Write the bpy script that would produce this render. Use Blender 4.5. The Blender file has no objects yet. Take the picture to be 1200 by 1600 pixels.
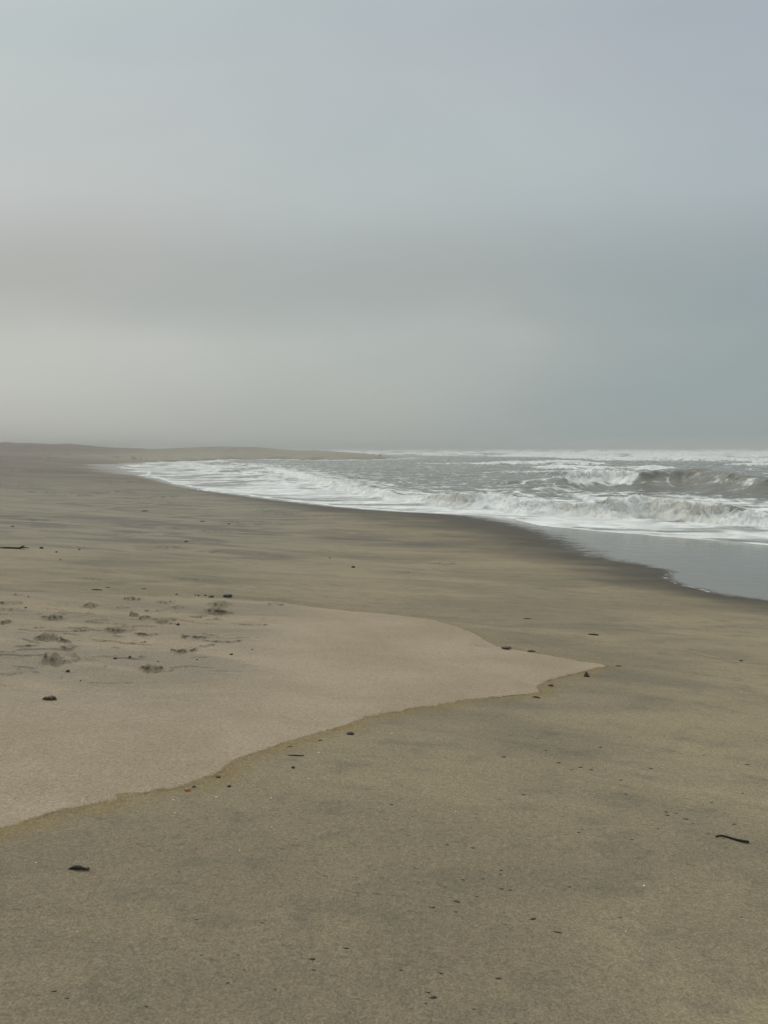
import bpy, bmesh, math, random
import numpy as np
from mathutils import Vector, Matrix, Euler
random.seed(7)
S = bpy.context.scene
R = math.radians

# ------------------------------------------------------------------ camera
EYE = 2.92
PITCH = math.atan(100 / 1202)
FPX = 1202.0
cam_d = bpy.data.cameras.new('camera')
cam = bpy.data.objects.new('camera', cam_d)
S.collection.objects.link(cam)
cam.location = (0, 0, EYE)
cam.rotation_euler = (math.pi / 2 - PITCH, 0, 0)
cam_d.sensor_fit = 'VERTICAL'
cam_d.sensor_height = 24
cam_d.lens = 24 * FPX / 1600
cam_d.clip_start = 0.05
cam_d.clip_end = 30000
S.camera = cam
S.render.resolution_x, S.render.resolution_y = 768, 1024

# ------------------------------------------------------------------ exposure
S.view_settings.view_transform = 'Standard'
S.view_settings.look = 'None'
S.view_settings.exposure = 0
S.view_settings.gamma = 1
S.cycles.volume_bounces = 1
S.cycles.max_bounces = 6
S.cycles.use_denoising = True

# ------------------------------------------------------------------ sky + sun (overcast)
SUN_EL, SUN_AZ = R(42), R(-38)          # azimuth from +Y towards +X
def lin(c):
    return tuple(((v / 255) / 12.92 if v / 255 <= .04045 else ((v / 255 + .055) / 1.055) ** 2.4) for v in c)
W = bpy.data.worlds.new('World'); S.world = W
W.use_nodes = True
nt = W.node_tree; N = nt.nodes; L = nt.links
for n in list(N): N.remove(n)
out = N.new('ShaderNodeOutputWorld')
def mnode(nt, op, a=None, b=None, c=None, clamp=False):
    n = nt.nodes.new('ShaderNodeMath'); n.operation = op; n.use_clamp = clamp
    for i, v in enumerate((a, b, c)):
        if v is None: continue
        if isinstance(v, (int, float)): n.inputs[i].default_value = v
        else: nt.links.new(v, n.inputs[i])
    return n.outputs[0]
tc = N.new('ShaderNodeTexCoord')
sep = N.new('ShaderNodeSeparateXYZ'); L.new(tc.outputs['Generated'], sep.inputs[0])
el = mnode(nt, 'ARCTAN2', sep.outputs['Z'], mnode(nt, 'ABSOLUTE', sep.outputs['Y']))   # cloud rolls lie parallel to the X axis
az = mnode(nt, 'ARCTAN2', sep.outputs['X'], sep.outputs['Y'])
# stretched cloud noise in azimuth / elevation
cmb = N.new('ShaderNodeCombineXYZ')
L.new(mnode(nt, 'MULTIPLY', mnode(nt, 'COSINE', az), 1.6), cmb.inputs[0])
L.new(mnode(nt, 'MULTIPLY', mnode(nt, 'SINE', az), 1.6), cmb.inputs[2])
L.new(mnode(nt, 'MULTIPLY', el, 5.0), cmb.inputs[1])
cn = N.new('ShaderNodeTexNoise'); cn.inputs['Scale'].default_value = 1.1; cn.inputs['Detail'].default_value = 3.5
cn.inputs['Roughness'].default_value = .45
L.new(cmb.outputs[0], cn.inputs['Vector'])
cnc = mnode(nt, 'SUBTRACT', cn.outputs['Fac'], .5)
el2 = mnode(nt, 'ADD', el, mnode(nt, 'MULTIPLY', cnc, .10))
t = mnode(nt, 'DIVIDE', el2, math.pi / 2, clamp=True)
def elev(y):     # image row -> elevation / 90deg
    return max(0, (math.atan((800 - y) / FPX) - PITCH)) / (math.pi / 2)
ys = [0, 110, 215, 290, 350, 405, 465, 540, 620, 690]
colL = [(187,197,196),(190,197,196),(190,195,194),(193,196,194),(186,188,185),(179,180,176),(175,176,171),(197,198,192),(187,188,182),(168,168,163)]
colM = [(177,187,190),(180,187,190),(180,189,190),(183,191,190),(174,181,180),(168,174,172),(166,172,169),(178,184,180),(174,178,174),(160,166,163)]
colR = [(167,176,184),(171,179,187),(169,180,186),(173,183,187),(163,173,176),(155,166,169),(149,161,163),(150,162,163),(149,161,162),(145,157,158)]
def sky_ramp(cols, top):
    r = N.new('ShaderNodeValToRGB'); r.color_ramp.interpolation = 'B_SPLINE'
    e = r.color_ramp.elements
    pts = sorted([(elev(y), lin(c)) for y, c in zip(ys, cols)])
    m = len(pts)
    pts += [(.36, tuple(.93 * v + .07 * q for v, q in zip(pts[-1][1], top))), (.52, tuple(.45 * v + .55 * q for v, q in zip(pts[-1][1], top))), (.78, top)]
    e[0].position = 0; e[0].color = (*pts[0][1], 1)
    e[1].position = pts[-1][0]; e[1].color = (*pts[-1][1], 1)
    for p, c in pts[1:-1]:
        k = e.new(p); k.color = (*c, 1)
    L.new(t, r.inputs[0])
    return r.outputs['Color']
def mix(nt, fac, a, b, blend='MIX', clampr=False):
    n = nt.nodes.new('ShaderNodeMix'); n.data_type = 'RGBA'; n.blend_type = blend
    n.clamp_result = clampr
    for s, v in ((n.inputs['Factor'], fac), (n.inputs[6], a), (n.inputs[7], b)):
        if isinstance(v, (int, float)): s.default_value = v
        elif isinstance(v, tuple): s.default_value = (*v, 1) if len(v) == 3 else v
        else: nt.links.new(v, s)
    return n.outputs[2]
def maprange(nt, v, a, b, c=0, d=1, smooth=True):
    n = nt.nodes.new('ShaderNodeMapRange'); n.interpolation_type = 'SMOOTHSTEP' if smooth else 'LINEAR'
    nt.links.new(v, n.inputs[0])
    for i, x in enumerate((a, b, c, d)): n.inputs[i + 1].default_value = x
    return n.outputs[0]
azn = mnode(nt, 'ADD', az, mnode(nt, 'MULTIPLY', cnc, .5))
f1 = maprange(nt, azn, -.48, .02)
f2 = maprange(nt, azn, .0, .48)
skyc = mix(nt, f2, mix(nt, f1, sky_ramp(colL, (1.30, 1.24, 1.12)), sky_ramp(colM, (1.30, 1.24, 1.12))), sky_ramp(colR, (1.26, 1.22, 1.13)))
wn = N.new('ShaderNodeTexNoise'); wn.inputs['Scale'].default_value = 2.6; wn.inputs['Detail'].default_value = 4; wn.inputs['Distortion'].default_value = .4
L.new(cmb.outputs[0], wn.inputs['Vector'])
wb = mnode(nt, 'ADD', .955, mnode(nt, 'MULTIPLY', wn.outputs['Fac'], .09))
wc_ = N.new('ShaderNodeCombineXYZ')
for i_ in range(3): L.new(wb, wc_.inputs[i_])
skyc = mix(nt, 1.0, skyc, wc_.outputs[0], 'MULTIPLY')
nis = N.new('ShaderNodeTexSky'); nis.sky_type = 'NISHITA'; nis.sun_disc = False
nis.sun_elevation = SUN_EL; nis.sun_rotation = SUN_AZ
bgn = N.new('ShaderNodeBackground'); L.new(nis.outputs[0], bgn.inputs[0]); bgn.inputs[1].default_value = .1
bgc = N.new('ShaderNodeBackground'); L.new(skyc, bgc.inputs[0]); bgc.inputs[1].default_value = 1.0
mx = N.new('ShaderNodeMixShader'); mx.inputs[0].default_value = .97
L.new(bgn.outputs[0], mx.inputs[1]); L.new(bgc.outputs[0], mx.inputs[2]); L.new(mx.outputs[0], out.inputs[0])

sun_d = bpy.data.lights.new('sun', 'SUN'); sun_d.energy = .9; sun_d.angle = R(22); sun_d.color = (1, .95, .87)
sun = bpy.data.objects.new('sun', sun_d); S.collection.objects.link(sun)
sun.rotation_euler = Euler((math.pi / 2 - SUN_EL, 0, math.pi - SUN_AZ), 'XYZ')
d = Vector((math.sin(SUN_AZ) * math.cos(SUN_EL), math.cos(SUN_AZ) * math.cos(SUN_EL), math.sin(SUN_EL)))
sun.rotation_mode = 'QUATERNION'; sun.rotation_quaternion = d.to_track_quat('Z', 'Y')

# ------------------------------------------------------------------ numeric helpers
rng = np.random.RandomState(11)
PERM = rng.permutation(512).astype(np.int64); PERM = np.concatenate([PERM, PERM, PERM])
GA = rng.rand(512) * 2 * np.pi; GX, GY = np.cos(GA), np.sin(GA)
def perlin(x, y, seed=0):
    x = np.asarray(x, float) + seed * 17.37; y = np.asarray(y, float) - seed * 9.71
    xi = np.floor(x).astype(np.int64); yi = np.floor(y).astype(np.int64)
    xf = x - xi; yf = y - yi; xi &= 511; yi &= 511
    u = xf * xf * xf * (xf * (xf * 6 - 15) + 10); v = yf * yf * yf * (yf * (yf * 6 - 15) + 10)
    def g(i, j, dx, dy):
        h = PERM[PERM[i] + j]; return GX[h] * dx + GY[h] * dy
    i1 = (xi + 1) & 511; j1 = (yi + 1) & 511
    a = g(xi, yi, xf, yf); b = g(i1, yi, xf - 1, yf); c = g(xi, j1, xf, yf - 1); dd = g(i1, j1, xf - 1, yf - 1)
    return ((a + u * (b - a)) * (1 - v) + (c + u * (dd - c)) * v) * 1.5
def fbm(x, y, o=4, seed=0, g=.5):
    r = 0; a = 1; f = 1
    for k in range(o):
        r = r + a * perlin(x * f, y * f, seed + k * 3); a *= g; f *= 2.03
    return r
def billow(x, y, o=4, seed=0, g=.5):
    r = 0; a = 1; f = 1; s = 0
    for k in range(o):
        r = r + a * np.abs(perlin(x * f, y * f, seed + k * 3)); s += a; a *= g; f *= 2.1
    return r / s
def ss(x, a, b):
    t = np.clip((x - a) / (b - a), 0, 1); return t * t * (3 - 2 * t)
def ray(u, v):
    cx, cy = (u - 600) / FPX, -(v - 800) / FPX
    c, s = math.cos(PITCH), math.sin(PITCH)
    return cx, c * 1 + cy * s, cy * c - s        # camera looks along +Y, pitched down
def plane_pt(u, v, z):
    a, b, c = ray(u, v); k = (z - EYE) / c
    return (a * k, b * k)
def curve_info(x, y, pts):
    """distance to polyline, side (+ = left of travel), float index of the nearest point"""
    best = np.full(x.shape, 1e18); side = np.zeros(x.shape); idx = np.zeros(x.shape)
    for i in range(len(pts) - 1):
        ax, ay = pts[i]; bx, by = pts[i + 1]
        dx, dy = bx - ax, by - ay; l2 = dx * dx + dy * dy
        tt = np.clip(((x - ax) * dx + (y - ay) * dy) / l2, 0, 1)
        ex, ey = x - ax - tt * dx, y - ay - tt * dy
        d2 = ex * ex + ey * ey; m = d2 < best
        best = np.where(m, d2, best); idx = np.where(m, i + tt, idx)
        side = np.where(m, np.sign(dx * ey - dy * ex), side)
    return np.sqrt(best), side, idx
def inside(x, y, poly):
    c = np.zeros(x.shape, bool); n = len(poly)
    for i in range(n):
        x1, y1 = poly[i]; x2, y2 = poly[(i + 1) % n]
        if y1 == y2: continue
        c ^= ((y1 > y) != (y2 > y)) & (x < (x2 - x1) * (y - y1) / (y2 - y1) + x1)
    return c
def smooth_pts(pts, n=2):
    for _ in range(n):
        o = [pts[0]]
        for a, b in zip(pts[:-1], pts[1:]):
            o += [(a[0] * .75 + b[0] * .25, a[1] * .75 + b[1] * .25), (a[0] * .25 + b[0] * .75, a[1] * .25 + b[1] * .75)]
        pts = o + [pts[-1]]
    return pts

# ------------------------------------------------------------------ the shore
front = [(1200,851),(1100,843),(1000,835),(900,826),(850,818),(790,808),(700,802),(600,797),(520,790),(450,782),(380,773),
         (320,765),(280,757),(250,748),(232,741),(210,734),(190,729),(222,724),(265,721.5),(330,719),(386,716.5),(450,717.6),(520,719),(580,718),(640,715.8)]
SH = [(3000,-1500),(400,-250),(70,-25),(36,0),(24,9),(16,16)] + [plane_pt(u, v, .08) for u, v in front]
tip = SH[-1]
SH += [(tip[0] + 1, tip[1] + 8), (-4, 245), (-34, 310), (-95, 430), (-260, 800), (-900, 2500), (-3000, 4500)]
SH = smooth_pts(SH, 1)
SHPOLY = SH + [(-7000, 4500), (-7000, -4000), (3000, -4000)]
_k = np.array([-200, -60, -20, -8, 0, 9, 12, 17, 24, 32, 60, 105, 160, 400])
_z = np.array([-4, -2.6, -1.1, -.45, .08, .35, .50, .88, 1.40, 1.64, 2.6, 4.75, 5.4, 5.8])
_kk = np.linspace(-220, 400, 6201); _zz = np.interp(_kk, _k, _z)
_w = np.hanning(45); _w /= _w.sum(); _zz[22:-22] = np.convolve(_zz, _w, 'valid')
def shore_dist(x, y):
    dd, _, _ = curve_info(x, y, SH)
    return np.where(inside(x, y, SHPOLY), dd, -dd)
def base_height(x, y, sd=None):
    sd = shore_dist(x, y) if sd is None else sd
    boost = 1 + 1.1 * ss(y, 120, 175) * ss(x, -75, -45)
    z = np.interp(np.where(sd > 0, sd * boost, sd), _kk, _zz)
    z = z + ss(sd, 12, 60) * (fbm(x / 22, y / 30, 3, 4) * .10) + ss(sd, 40, 90) * (fbm(x / 45, y / 45, 3, 6) * .35 + fbm(x / 11, y / 11, 3, 8, .6) * .36)
    z = z + ss(sd, 3, 12) * fbm(x / 3.5, y / 3.5, 2, 14) * .012
    return z
def march(u, v, fn=None):
    """pixel -> point on the sand"""
    fn = fn or base_height
    a, b, c = ray(u, v)
    k = np.concatenate([np.linspace(1, 30, 900), np.geomspace(30.1, 600, 500)])
    px, py, pz = a * k, b * k, EYE + c * k
    h = fn(px, py); below = np.nonzero(pz < h)[0]
    if not len(below): return px[-1], py[-1], float(h[-1])
    i = max(below[0], 1); d0, d1 = pz[i - 1] - h[i - 1], pz[i] - h[i]
    q = d0 / (d0 - d1); kk = k[i - 1] + q * (k[i] - k[i - 1])
    x, y = a * kk, b * kk
    return x, y, float(fn(np.array([x]), np.array([y]))[0])
def mpts(l): return [march(u, v)[:2] for u, v in l]

# pale tongue of fresh dry sand
tongue_px = [(-300,1390),(-150,1340),(0,1297),(40,1284),(100,1266),(150,1257),(175,1252),(185,1244),(240,1237),(290,1228),(320,1216),(345,1208),(350,1199),(360,1191),
    (400,1178),(440,1163),(490,1148),(540,1136),(560,1125),(580,1119),(640,1109),(700,1099),(760,1091),(843,1084),(838,1077),(842,1070),(862,1062),
    (900,1053),(935,1044),(952,1041),(900,1033),(850,1024),(800,1016),(776,1010),(760,1003),(745,992),(712,979),(670,968),(610,961),(540,955),(480,948),(430,942),
    (380,938),(320,936),(250,934),(180,930),(100,927),(0,925),(-200,915),(-500,905)]
TG = smooth_pts(mpts(tongue_px), 1)
TGPOLY = TG + [(-9, 8), (-9, 2)]
# outer edge of the mirror film of backwash
film_px = [(600,797),(700,803),(790,817),(850,833),(880,846),(905,860),(930,870),(960,876),(1000,882),(1050,893),(1040,903),(1062,913),(1130,929),(1200,938)]
FE = mpts(film_px); ex = FE[-1]
FE = FE + [(ex[0] + 2.5, ex[1] - 1.9), (ex[0] + 8, ex[1] - 7), (60, -45)]
FEPOLY = FE + [(90, -10), (60, 60), (0, 60)]
# outer edge of the dark damp belt
damp_px = [(40,716),(150,727),(230,745),(300,770),(400,795),(500,814),(600,832),(700,853),(800,880),(900,908),(1000,932),(1100,952),(1200,966)]
DE = mpts(damp_px); ex = DE[-1]
DE = [(-90, 200)] + DE + [(ex[0] + 2.5, ex[1] - 2.2), (ex[0] + 8, ex[1] - 8), (55, -52)]
DEPOLY = DE + [(120, -40), (120, 400), (-60, 400)]
# dark mineral band and faint swash scar
BAND = mpts([(-100,800),(0,806),(150,811),(230,818),(330,828),(450,838),(560,842),(650,850)])
SCAR = mpts([(1040,1014),(1070,1018),(1110,1027),(1145,1034),(1200,1038),(1300,1050)])

# footprints and kicked-up sand: px u, v, width px, height m, kind
prints = [(88,1032,60,.055),(74,1000,38,.05),(97,1002,26,.03),(183,985,46,.04),(210,964,18,.07),(138,948,24,.05),(83,966,40,.035),
    (236,1047,38,.035),(283,1017,46,.03),(228,992,40,.025),(208,937,34,.03),(343,946,44,.045),(338,957,56,.05),(255,972,26,.035),
    (258,942,34,.02),(15,943,36,.03),(4,973,20,.04),(300,996,50,.015),(345,1002,70,.012),(160,1000,50,.012),(110,1012,40,.02),
    (228,967,22,.02),(12,955,30,.02),(60,983,30,.015),(430,945,40,.015),(390,975,60,.012),(240,955,34,.015),(190,950,30,.015),
    (276,950,22,.025),(40,1010,34,.015),(310,965,30,.02),(320,1008,36,.014),(150,972,50,.012),(125,985,30,.014),(30,930,30,.015)]
PR = []
_r = random.Random(3)
for u, v, w, h in prints:
    x, y, _ = march(u, v); D = math.hypot(x, y)
    PR.append((x, y, w * y / FPX * .5, h, _r.uniform(-.35, .35), _r.uniform(.8, 1.5)))
LUMPS = [(x, y, wr, h) for x, y, wr, h, a, q in PR]
def detail(x, y, sd):
    z = np.zeros(x.shape); dark = np.zeros(x.shape)
    m = (np.abs(x) < 12) & (y > 1) & (y < 16)
    xs, ys_ = x[m], y[m]; zz = np.zeros(xs.shape); dk = np.zeros(xs.shape)
    wx = xs + .05 * fbm(xs / .16, ys_ / .16, 3, 31); wy = ys_ + .05 * fbm(xs / .16, ys_ / .16, 3, 35)
    rough = billow(xs / .11, ys_ / .09, 3, 41)
    for cx, cy, hw, h, a, q in PR:
        ca, sa = math.cos(a), math.sin(a)
        lx = ((wx - cx) * ca + (wy - cy) * sa) / hw; ly = (-(wx - cx) * sa + (wy - cy) * ca) / (hw * .75 * q)
        near = (np.abs(lx) < 3) & (np.abs(ly) < 3)
        if not near.any(): continue
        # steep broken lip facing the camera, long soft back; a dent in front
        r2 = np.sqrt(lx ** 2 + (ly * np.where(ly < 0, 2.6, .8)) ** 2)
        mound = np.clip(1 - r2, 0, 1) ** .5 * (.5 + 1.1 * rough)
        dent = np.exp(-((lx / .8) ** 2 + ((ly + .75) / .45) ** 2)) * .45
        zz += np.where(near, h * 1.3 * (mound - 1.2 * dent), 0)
        lip = np.exp(-((r2 - .74) / .13) ** 2) * ss(-ly, -.15, .1) * ss(rough, .08, .4)  # overhang shade under the broken lip, painted as a thin dark line
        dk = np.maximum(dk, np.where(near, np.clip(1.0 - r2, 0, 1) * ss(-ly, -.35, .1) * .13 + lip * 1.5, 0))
    # thin crusty scarps winding between the prints
    trod = ss(ys_, 5.0, 6.2) * ss(-ys_, -9.3, -8.3) * ss(-xs, .8, 1.9)
    for sd_, sx, sy in ((201, .9, .30), (207, .55, .22)):
        n_ = fbm(xs / sx, ys_ / sy, 3, sd_); gate = ss(perlin(xs / .6, ys_ / .4, sd_ + 3), .12, .35)
        zz += trod * gate * .012 * ss(n_, -.03, .03)
        dk = np.maximum(dk, trod * gate * np.exp(-(n_ / .035) ** 2) * .7)
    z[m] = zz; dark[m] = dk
    # tongue edge: a few millimetres of fresh sand, scarped
    td, _, _ = curve_info(x[m], y[m], TG)
    td = np.where(inside(x[m], y[m], TGPOLY), td, -td)
    z[m] += .010 * ss(td + .03 * fbm(x[m] / .12, y[m] / .12, 3, 51), -.05, .03) * np.exp(-np.maximum(td, 0) / .8)
    z[m] += .010 * billow(xs / .035, ys_ / .035, 2, 57) * np.exp(-((td + .035) / .045) ** 2) * ss(perlin(xs / .5, ys_ / .5, 59), -.3, .3)
    T = np.full(x.shape, -9.0); T[m] = td
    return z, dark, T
SCUFF = []
for u, v, w, hh in [(125,773,60,7),(60,769,50,4),(170,768,80,5),(390,817,90,6),(440,803,60,4),(405,797,36,5),(505,806,40,3),(250,834,70,4),(120,855,60,3),(60,812,60,4),
        (330,829,70,4),(300,905,60,4),(430,868,60,3),(640,895,60,4),(230,786,90,4),(30,735,80,5),(110,738,70,4),(200,752,60,4),(260,776,50,5),(520,862,60,3),(150,905,50,3),
        (20,760,50,4),(315,765,50,4),(265,855,60,5),(330,862,50,4),(690,880,60,4),(760,1010,40,3),(70,716,60,4),(140,709,70,4),(60,700,60,3),(210,716,60,3)]:
    sx_, sy_ = march(u, v)[:2]; _, y2 = march(u, v - hh * .5)[:2]
    SCUFF.append((sx_, sy_, w * sy_ / FPX * .5, max(abs(y2 - sy_), .05)))
def full_height(x, y):
    sd = shore_dist(x, y); dz, _, _ = detail(x, y, sd)
    return base_height(x, y, sd) + dz

# ------------------------------------------------------------------ materials
def new_mat(name):
    m = bpy.data.materials.new(name); m.use_nodes = True
    nt = m.node_tree; b = nt.nodes['Principled BSDF']
    return m, nt, b
def attr(nt, name):
    n = nt.nodes.new('ShaderNodeAttribute'); n.attribute_name = name; return n.outputs['Fac']
def coords(nt, scale=(1, 1, 1), rot=0):
    t = nt.nodes.new('ShaderNodeTexCoord'); mp = nt.nodes.new('ShaderNodeMapping')
    mp.inputs['Scale'].default_value = scale; mp.inputs['Rotation'].default_value = (0, 0, rot)
    nt.links.new(t.outputs['Object'], mp.inputs[0]); return mp.outputs[0]
def noise(nt, vec, scale, detail=4, rough=.5, dist=0):
    n = nt.nodes.new('ShaderNodeTexNoise'); n.inputs['Scale'].default_value = scale
    n.inputs['Detail'].default_value = detail; n.inputs['Roughness'].default_value = rough
    n.inputs['Distortion'].default_value = dist
    nt.links.new(vec, n.inputs['Vector']); return n.outputs['Fac']
def bump(nt, h, strength, dist, normal=None):
    b = nt.nodes.new('ShaderNodeBump'); b.inputs['Strength'].default_value = strength; b.inputs['Distance'].default_value = dist
    nt.links.new(h, b.inputs['Height'])
    if normal is not None: nt.links.new(normal, b.inputs['Normal'])
    return b.outputs[0]

def sand_material():
    m, nt, b = new_mat('beach sand')
    P = coords(nt); PL = coords(nt, (.75, 1.0, 1), R(-14)); PS = coords(nt, (.45, 1.0, 1), R(-16))
    grain = noise(nt, P, 110, 2, .8)
    grain2 = noise(nt, P, 42, 4, .8)
    blotch = noise(nt, coords(nt, (.42, 1.05, 1), R(-10)), .75, 6, .6, .5)
    streak = noise(nt, PS, .8, 8, .66, 1.1)
    fine = noise(nt, PL, 5, 5, .6)
    c = mix(nt, maprange(nt, blotch, .36, .66), (.192, .165, .106), (.256, .216, .136))
    # dark heavy-mineral streaks
    c = mix(nt, mnode(nt, 'MULTIPLY', maprange(nt, streak, .47, .70), .50), c, (.100, .096, .080))
    c = mix(nt, mnode(nt, 'MULTIPLY', attr(nt, 'near'), maprange(nt, noise(nt, PL, .9, 4, .6, .5), .25, .6)), c, (.178, .152, .100))
    fleck = noise(nt, coords(nt, (.8, 2.2, 1), R(-8)), 26, 3, .6)
    c = mix(nt, mnode(nt, 'MULTIPLY', maprange(nt, fleck, .615, .69), mnode(nt, 'MULTIPLY', maprange(nt, blotch, .62, .40), .75)), c, (.075, .068, .052))
    c = mix(nt, mnode(nt, 'MULTIPLY', maprange(nt, fine, .50, .72), .34), c, (.085, .082, .068))
    far = attr(nt, 'far')
    c = mix(nt, far, c, mix(nt, maprange(nt, streak, .42, .62), (.222, .206, .150), (.130, .124, .099)))
    c = mix(nt, attr(nt, 'spit'), c, mix(nt, maprange(nt, streak, .3, .6), (.285, .268, .195), (.225, .205, .155)))
    c = mix(nt, attr(nt, 'farleft'), c, mix(nt, maprange(nt, noise(nt, coords(nt, (.08, .22, 1), R(12)), 1.2, 5, .6, .4), .35, .6), (.175, .150, .112), (.105, .092, .072)))
    pink = attr(nt, 'pink')
    c = mix(nt, mnode(nt, 'MULTIPLY', pink, maprange(nt, streak, .36, .58)), c, (.125, .088, .078))
    # ochre fringe + pale tongue
    T = attr(nt, 'tongue')
    en = mnode(nt, 'ADD', T, mnode(nt, 'MULTIPLY', mnode(nt, 'SUBTRACT', noise(nt, P, 9, 6, .7), .5), mnode(nt, 'MULTIPLY', maprange(nt, noise(nt, P, 1.7, 3, .6), .35, .65), .22)))
    fr = mnode(nt, 'MULTIPLY', maprange(nt, en, -.20, -.03), maprange(nt, en, .004, .014, 1, 0))
    c = mix(nt, mnode(nt, 'MULTIPLY', fr, mnode(nt, 'MULTIPLY', attr(nt, 'fringe'), mnode(nt, 'MULTIPLY', maprange(nt, noise(nt, P, 3.2, 5, .65), .30, .62), .85))), c, (.205, .158, .075))
    pale = maprange(nt, en, -.004, .012)
    pc = mix(nt, maprange(nt, noise(nt, PL, 1.3, 5, .6), .35, .65), (.266, .220, .150), (.310, .260, .184))
    pc = mix(nt, mnode(nt, 'MULTIPLY', attr(nt, 'trod'), maprange(nt, streak, .38, .60)), pc, (.205, .182, .138))
    c = mix(nt, mnode(nt, 'MULTIPLY', pale, attr(nt, 'palefade')), c, pc)
    line = mnode(nt, 'MULTIPLY', maprange(nt, mnode(nt, 'ABSOLUTE', mnode(nt, 'ADD', en, .012)), 0, .014, 1, 0), maprange(nt, noise(nt, P, 5, 3, .6), .42, .6))
    c = mix(nt, mnode(nt, 'MULTIPLY', mnode(nt, 'MULTIPLY', line, attr(nt, 'fringe')), .45), c, (.09, .075, .045))
    band = attr(nt, 'band')
    c = mix(nt, mnode(nt, 'MULTIPLY', band, maprange(nt, streak, .30, .62)), c, (.098, .094, .078))
    c = mix(nt, attr(nt, 'scar'), c, (.12, .10, .06))
    c = mix(nt, mnode(nt, 'MULTIPLY', attr(nt, 'scuff'), .85), c, (.062, .060, .050))
    cr = maprange(nt, mnode(nt, 'ABSOLUTE', mnode(nt, 'SUBTRACT', noise(nt, PL, 1.1, 6, .6, .8), .5)), .0, .016, 1, 0)
    c = mix(nt, mnode(nt, 'MULTIPLY', mnode(nt, 'MULTIPLY', cr, far), maprange(nt, noise(nt, P, .5, 2, .5), .46, .6, 0, .5)), c, (.10, .095, .078))
    c = mix(nt, mnode(nt, 'MULTIPLY', attr(nt, 'turned_shade'), .85), c, (.062, .055, .042))  # darker disturbed sand plus the shade painted at the print lips
    # damp belt and mirror film
    wet = attr(nt, 'wet')
    wetn = mnode(nt, 'MULTIPLY', wet, mnode(nt, 'ADD', .75, mnode(nt, 'MULTIPLY', streak, .5)), clamp=True)
    c = mix(nt, wetn, c, (.058, .051, .036))
    fl = attr(nt, 'film')
    flm = maprange(nt, mnode(nt, 'ADD', fl, mnode(nt, 'MULTIPLY', mnode(nt, 'SUBTRACT', noise(nt, PL, 3, 6, .65), .5), .7)), -.12, .22)
    c = mix(nt, flm, c, (.140, .132, .113))
    fm = mnode(nt, 'MULTIPLY', attr(nt, 'leftfoam'), maprange(nt, noise(nt, P, 6, 4, .6), .46, .56))
    c = mix(nt, fm, c, (.6, .6, .57))
    # grains: light and dark specks
    g = mnode(nt, 'ADD', .20, mnode(nt, 'MULTIPLY', grain, 1.6))
    g2 = mnode(nt, 'ADD', .50, mnode(nt, 'MULTIPLY', grain2, 1.0))
    gg = mnode(nt, 'MULTIPLY', g, g2)
    gg = mnode(nt, 'ADD', mnode(nt, 'MULTIPLY', gg, mnode(nt, 'SUBTRACT', 1, flm)), flm)
    cc = nt.nodes.new('ShaderNodeCombineXYZ')
    for i in range(3): nt.links.new(gg, cc.inputs[i])
    c = mix(nt, 1.0, c, cc.outputs[0], 'MULTIPLY')
    nt.links.new(c, b.inputs['Base Color'])
    frip = noise(nt, coords(nt, (.6, 1.0, 1), R(-35)), 2.2, 5, .6)
    rg = mnode(nt, 'SUBTRACT', .92, mnode(nt, 'MULTIPLY', wetn, .36))
    mr = nt.nodes.new('ShaderNodeMix'); nt.links.new(flm, mr.inputs[0]); nt.links.new(rg, mr.inputs[2]); mr.inputs[3].default_value = .10
    nt.links.new(mr.outputs[0], b.inputs['Roughness'])
    b.inputs['Specular IOR Level'].default_value = .3
    nt.links.new(mnode(nt, 'ADD', mnode(nt, 'SUBTRACT', .22, mnode(nt, 'MULTIPLY', wetn, .10)), mnode(nt, 'MULTIPLY', flm, .38)), b.inputs['Specular IOR Level'])
    dry = mnode(nt, 'SUBTRACT', 1, flm)
    h = mnode(nt, 'ADD', mnode(nt, 'MULTIPLY', grain2, .004), mnode(nt, 'MULTIPLY', grain, .0016))
    h = mnode(nt, 'ADD', h, mnode(nt, 'MULTIPLY', fine, .012))
    nt.links.new(bump(nt, mnode(nt, 'ADD', mnode(nt, 'MULTIPLY', h, dry), mnode(nt, 'MULTIPLY', mnode(nt, 'MULTIPLY', frip, flm), .010)), .8, 1.0), b.inputs['Normal'])
    return m

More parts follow.
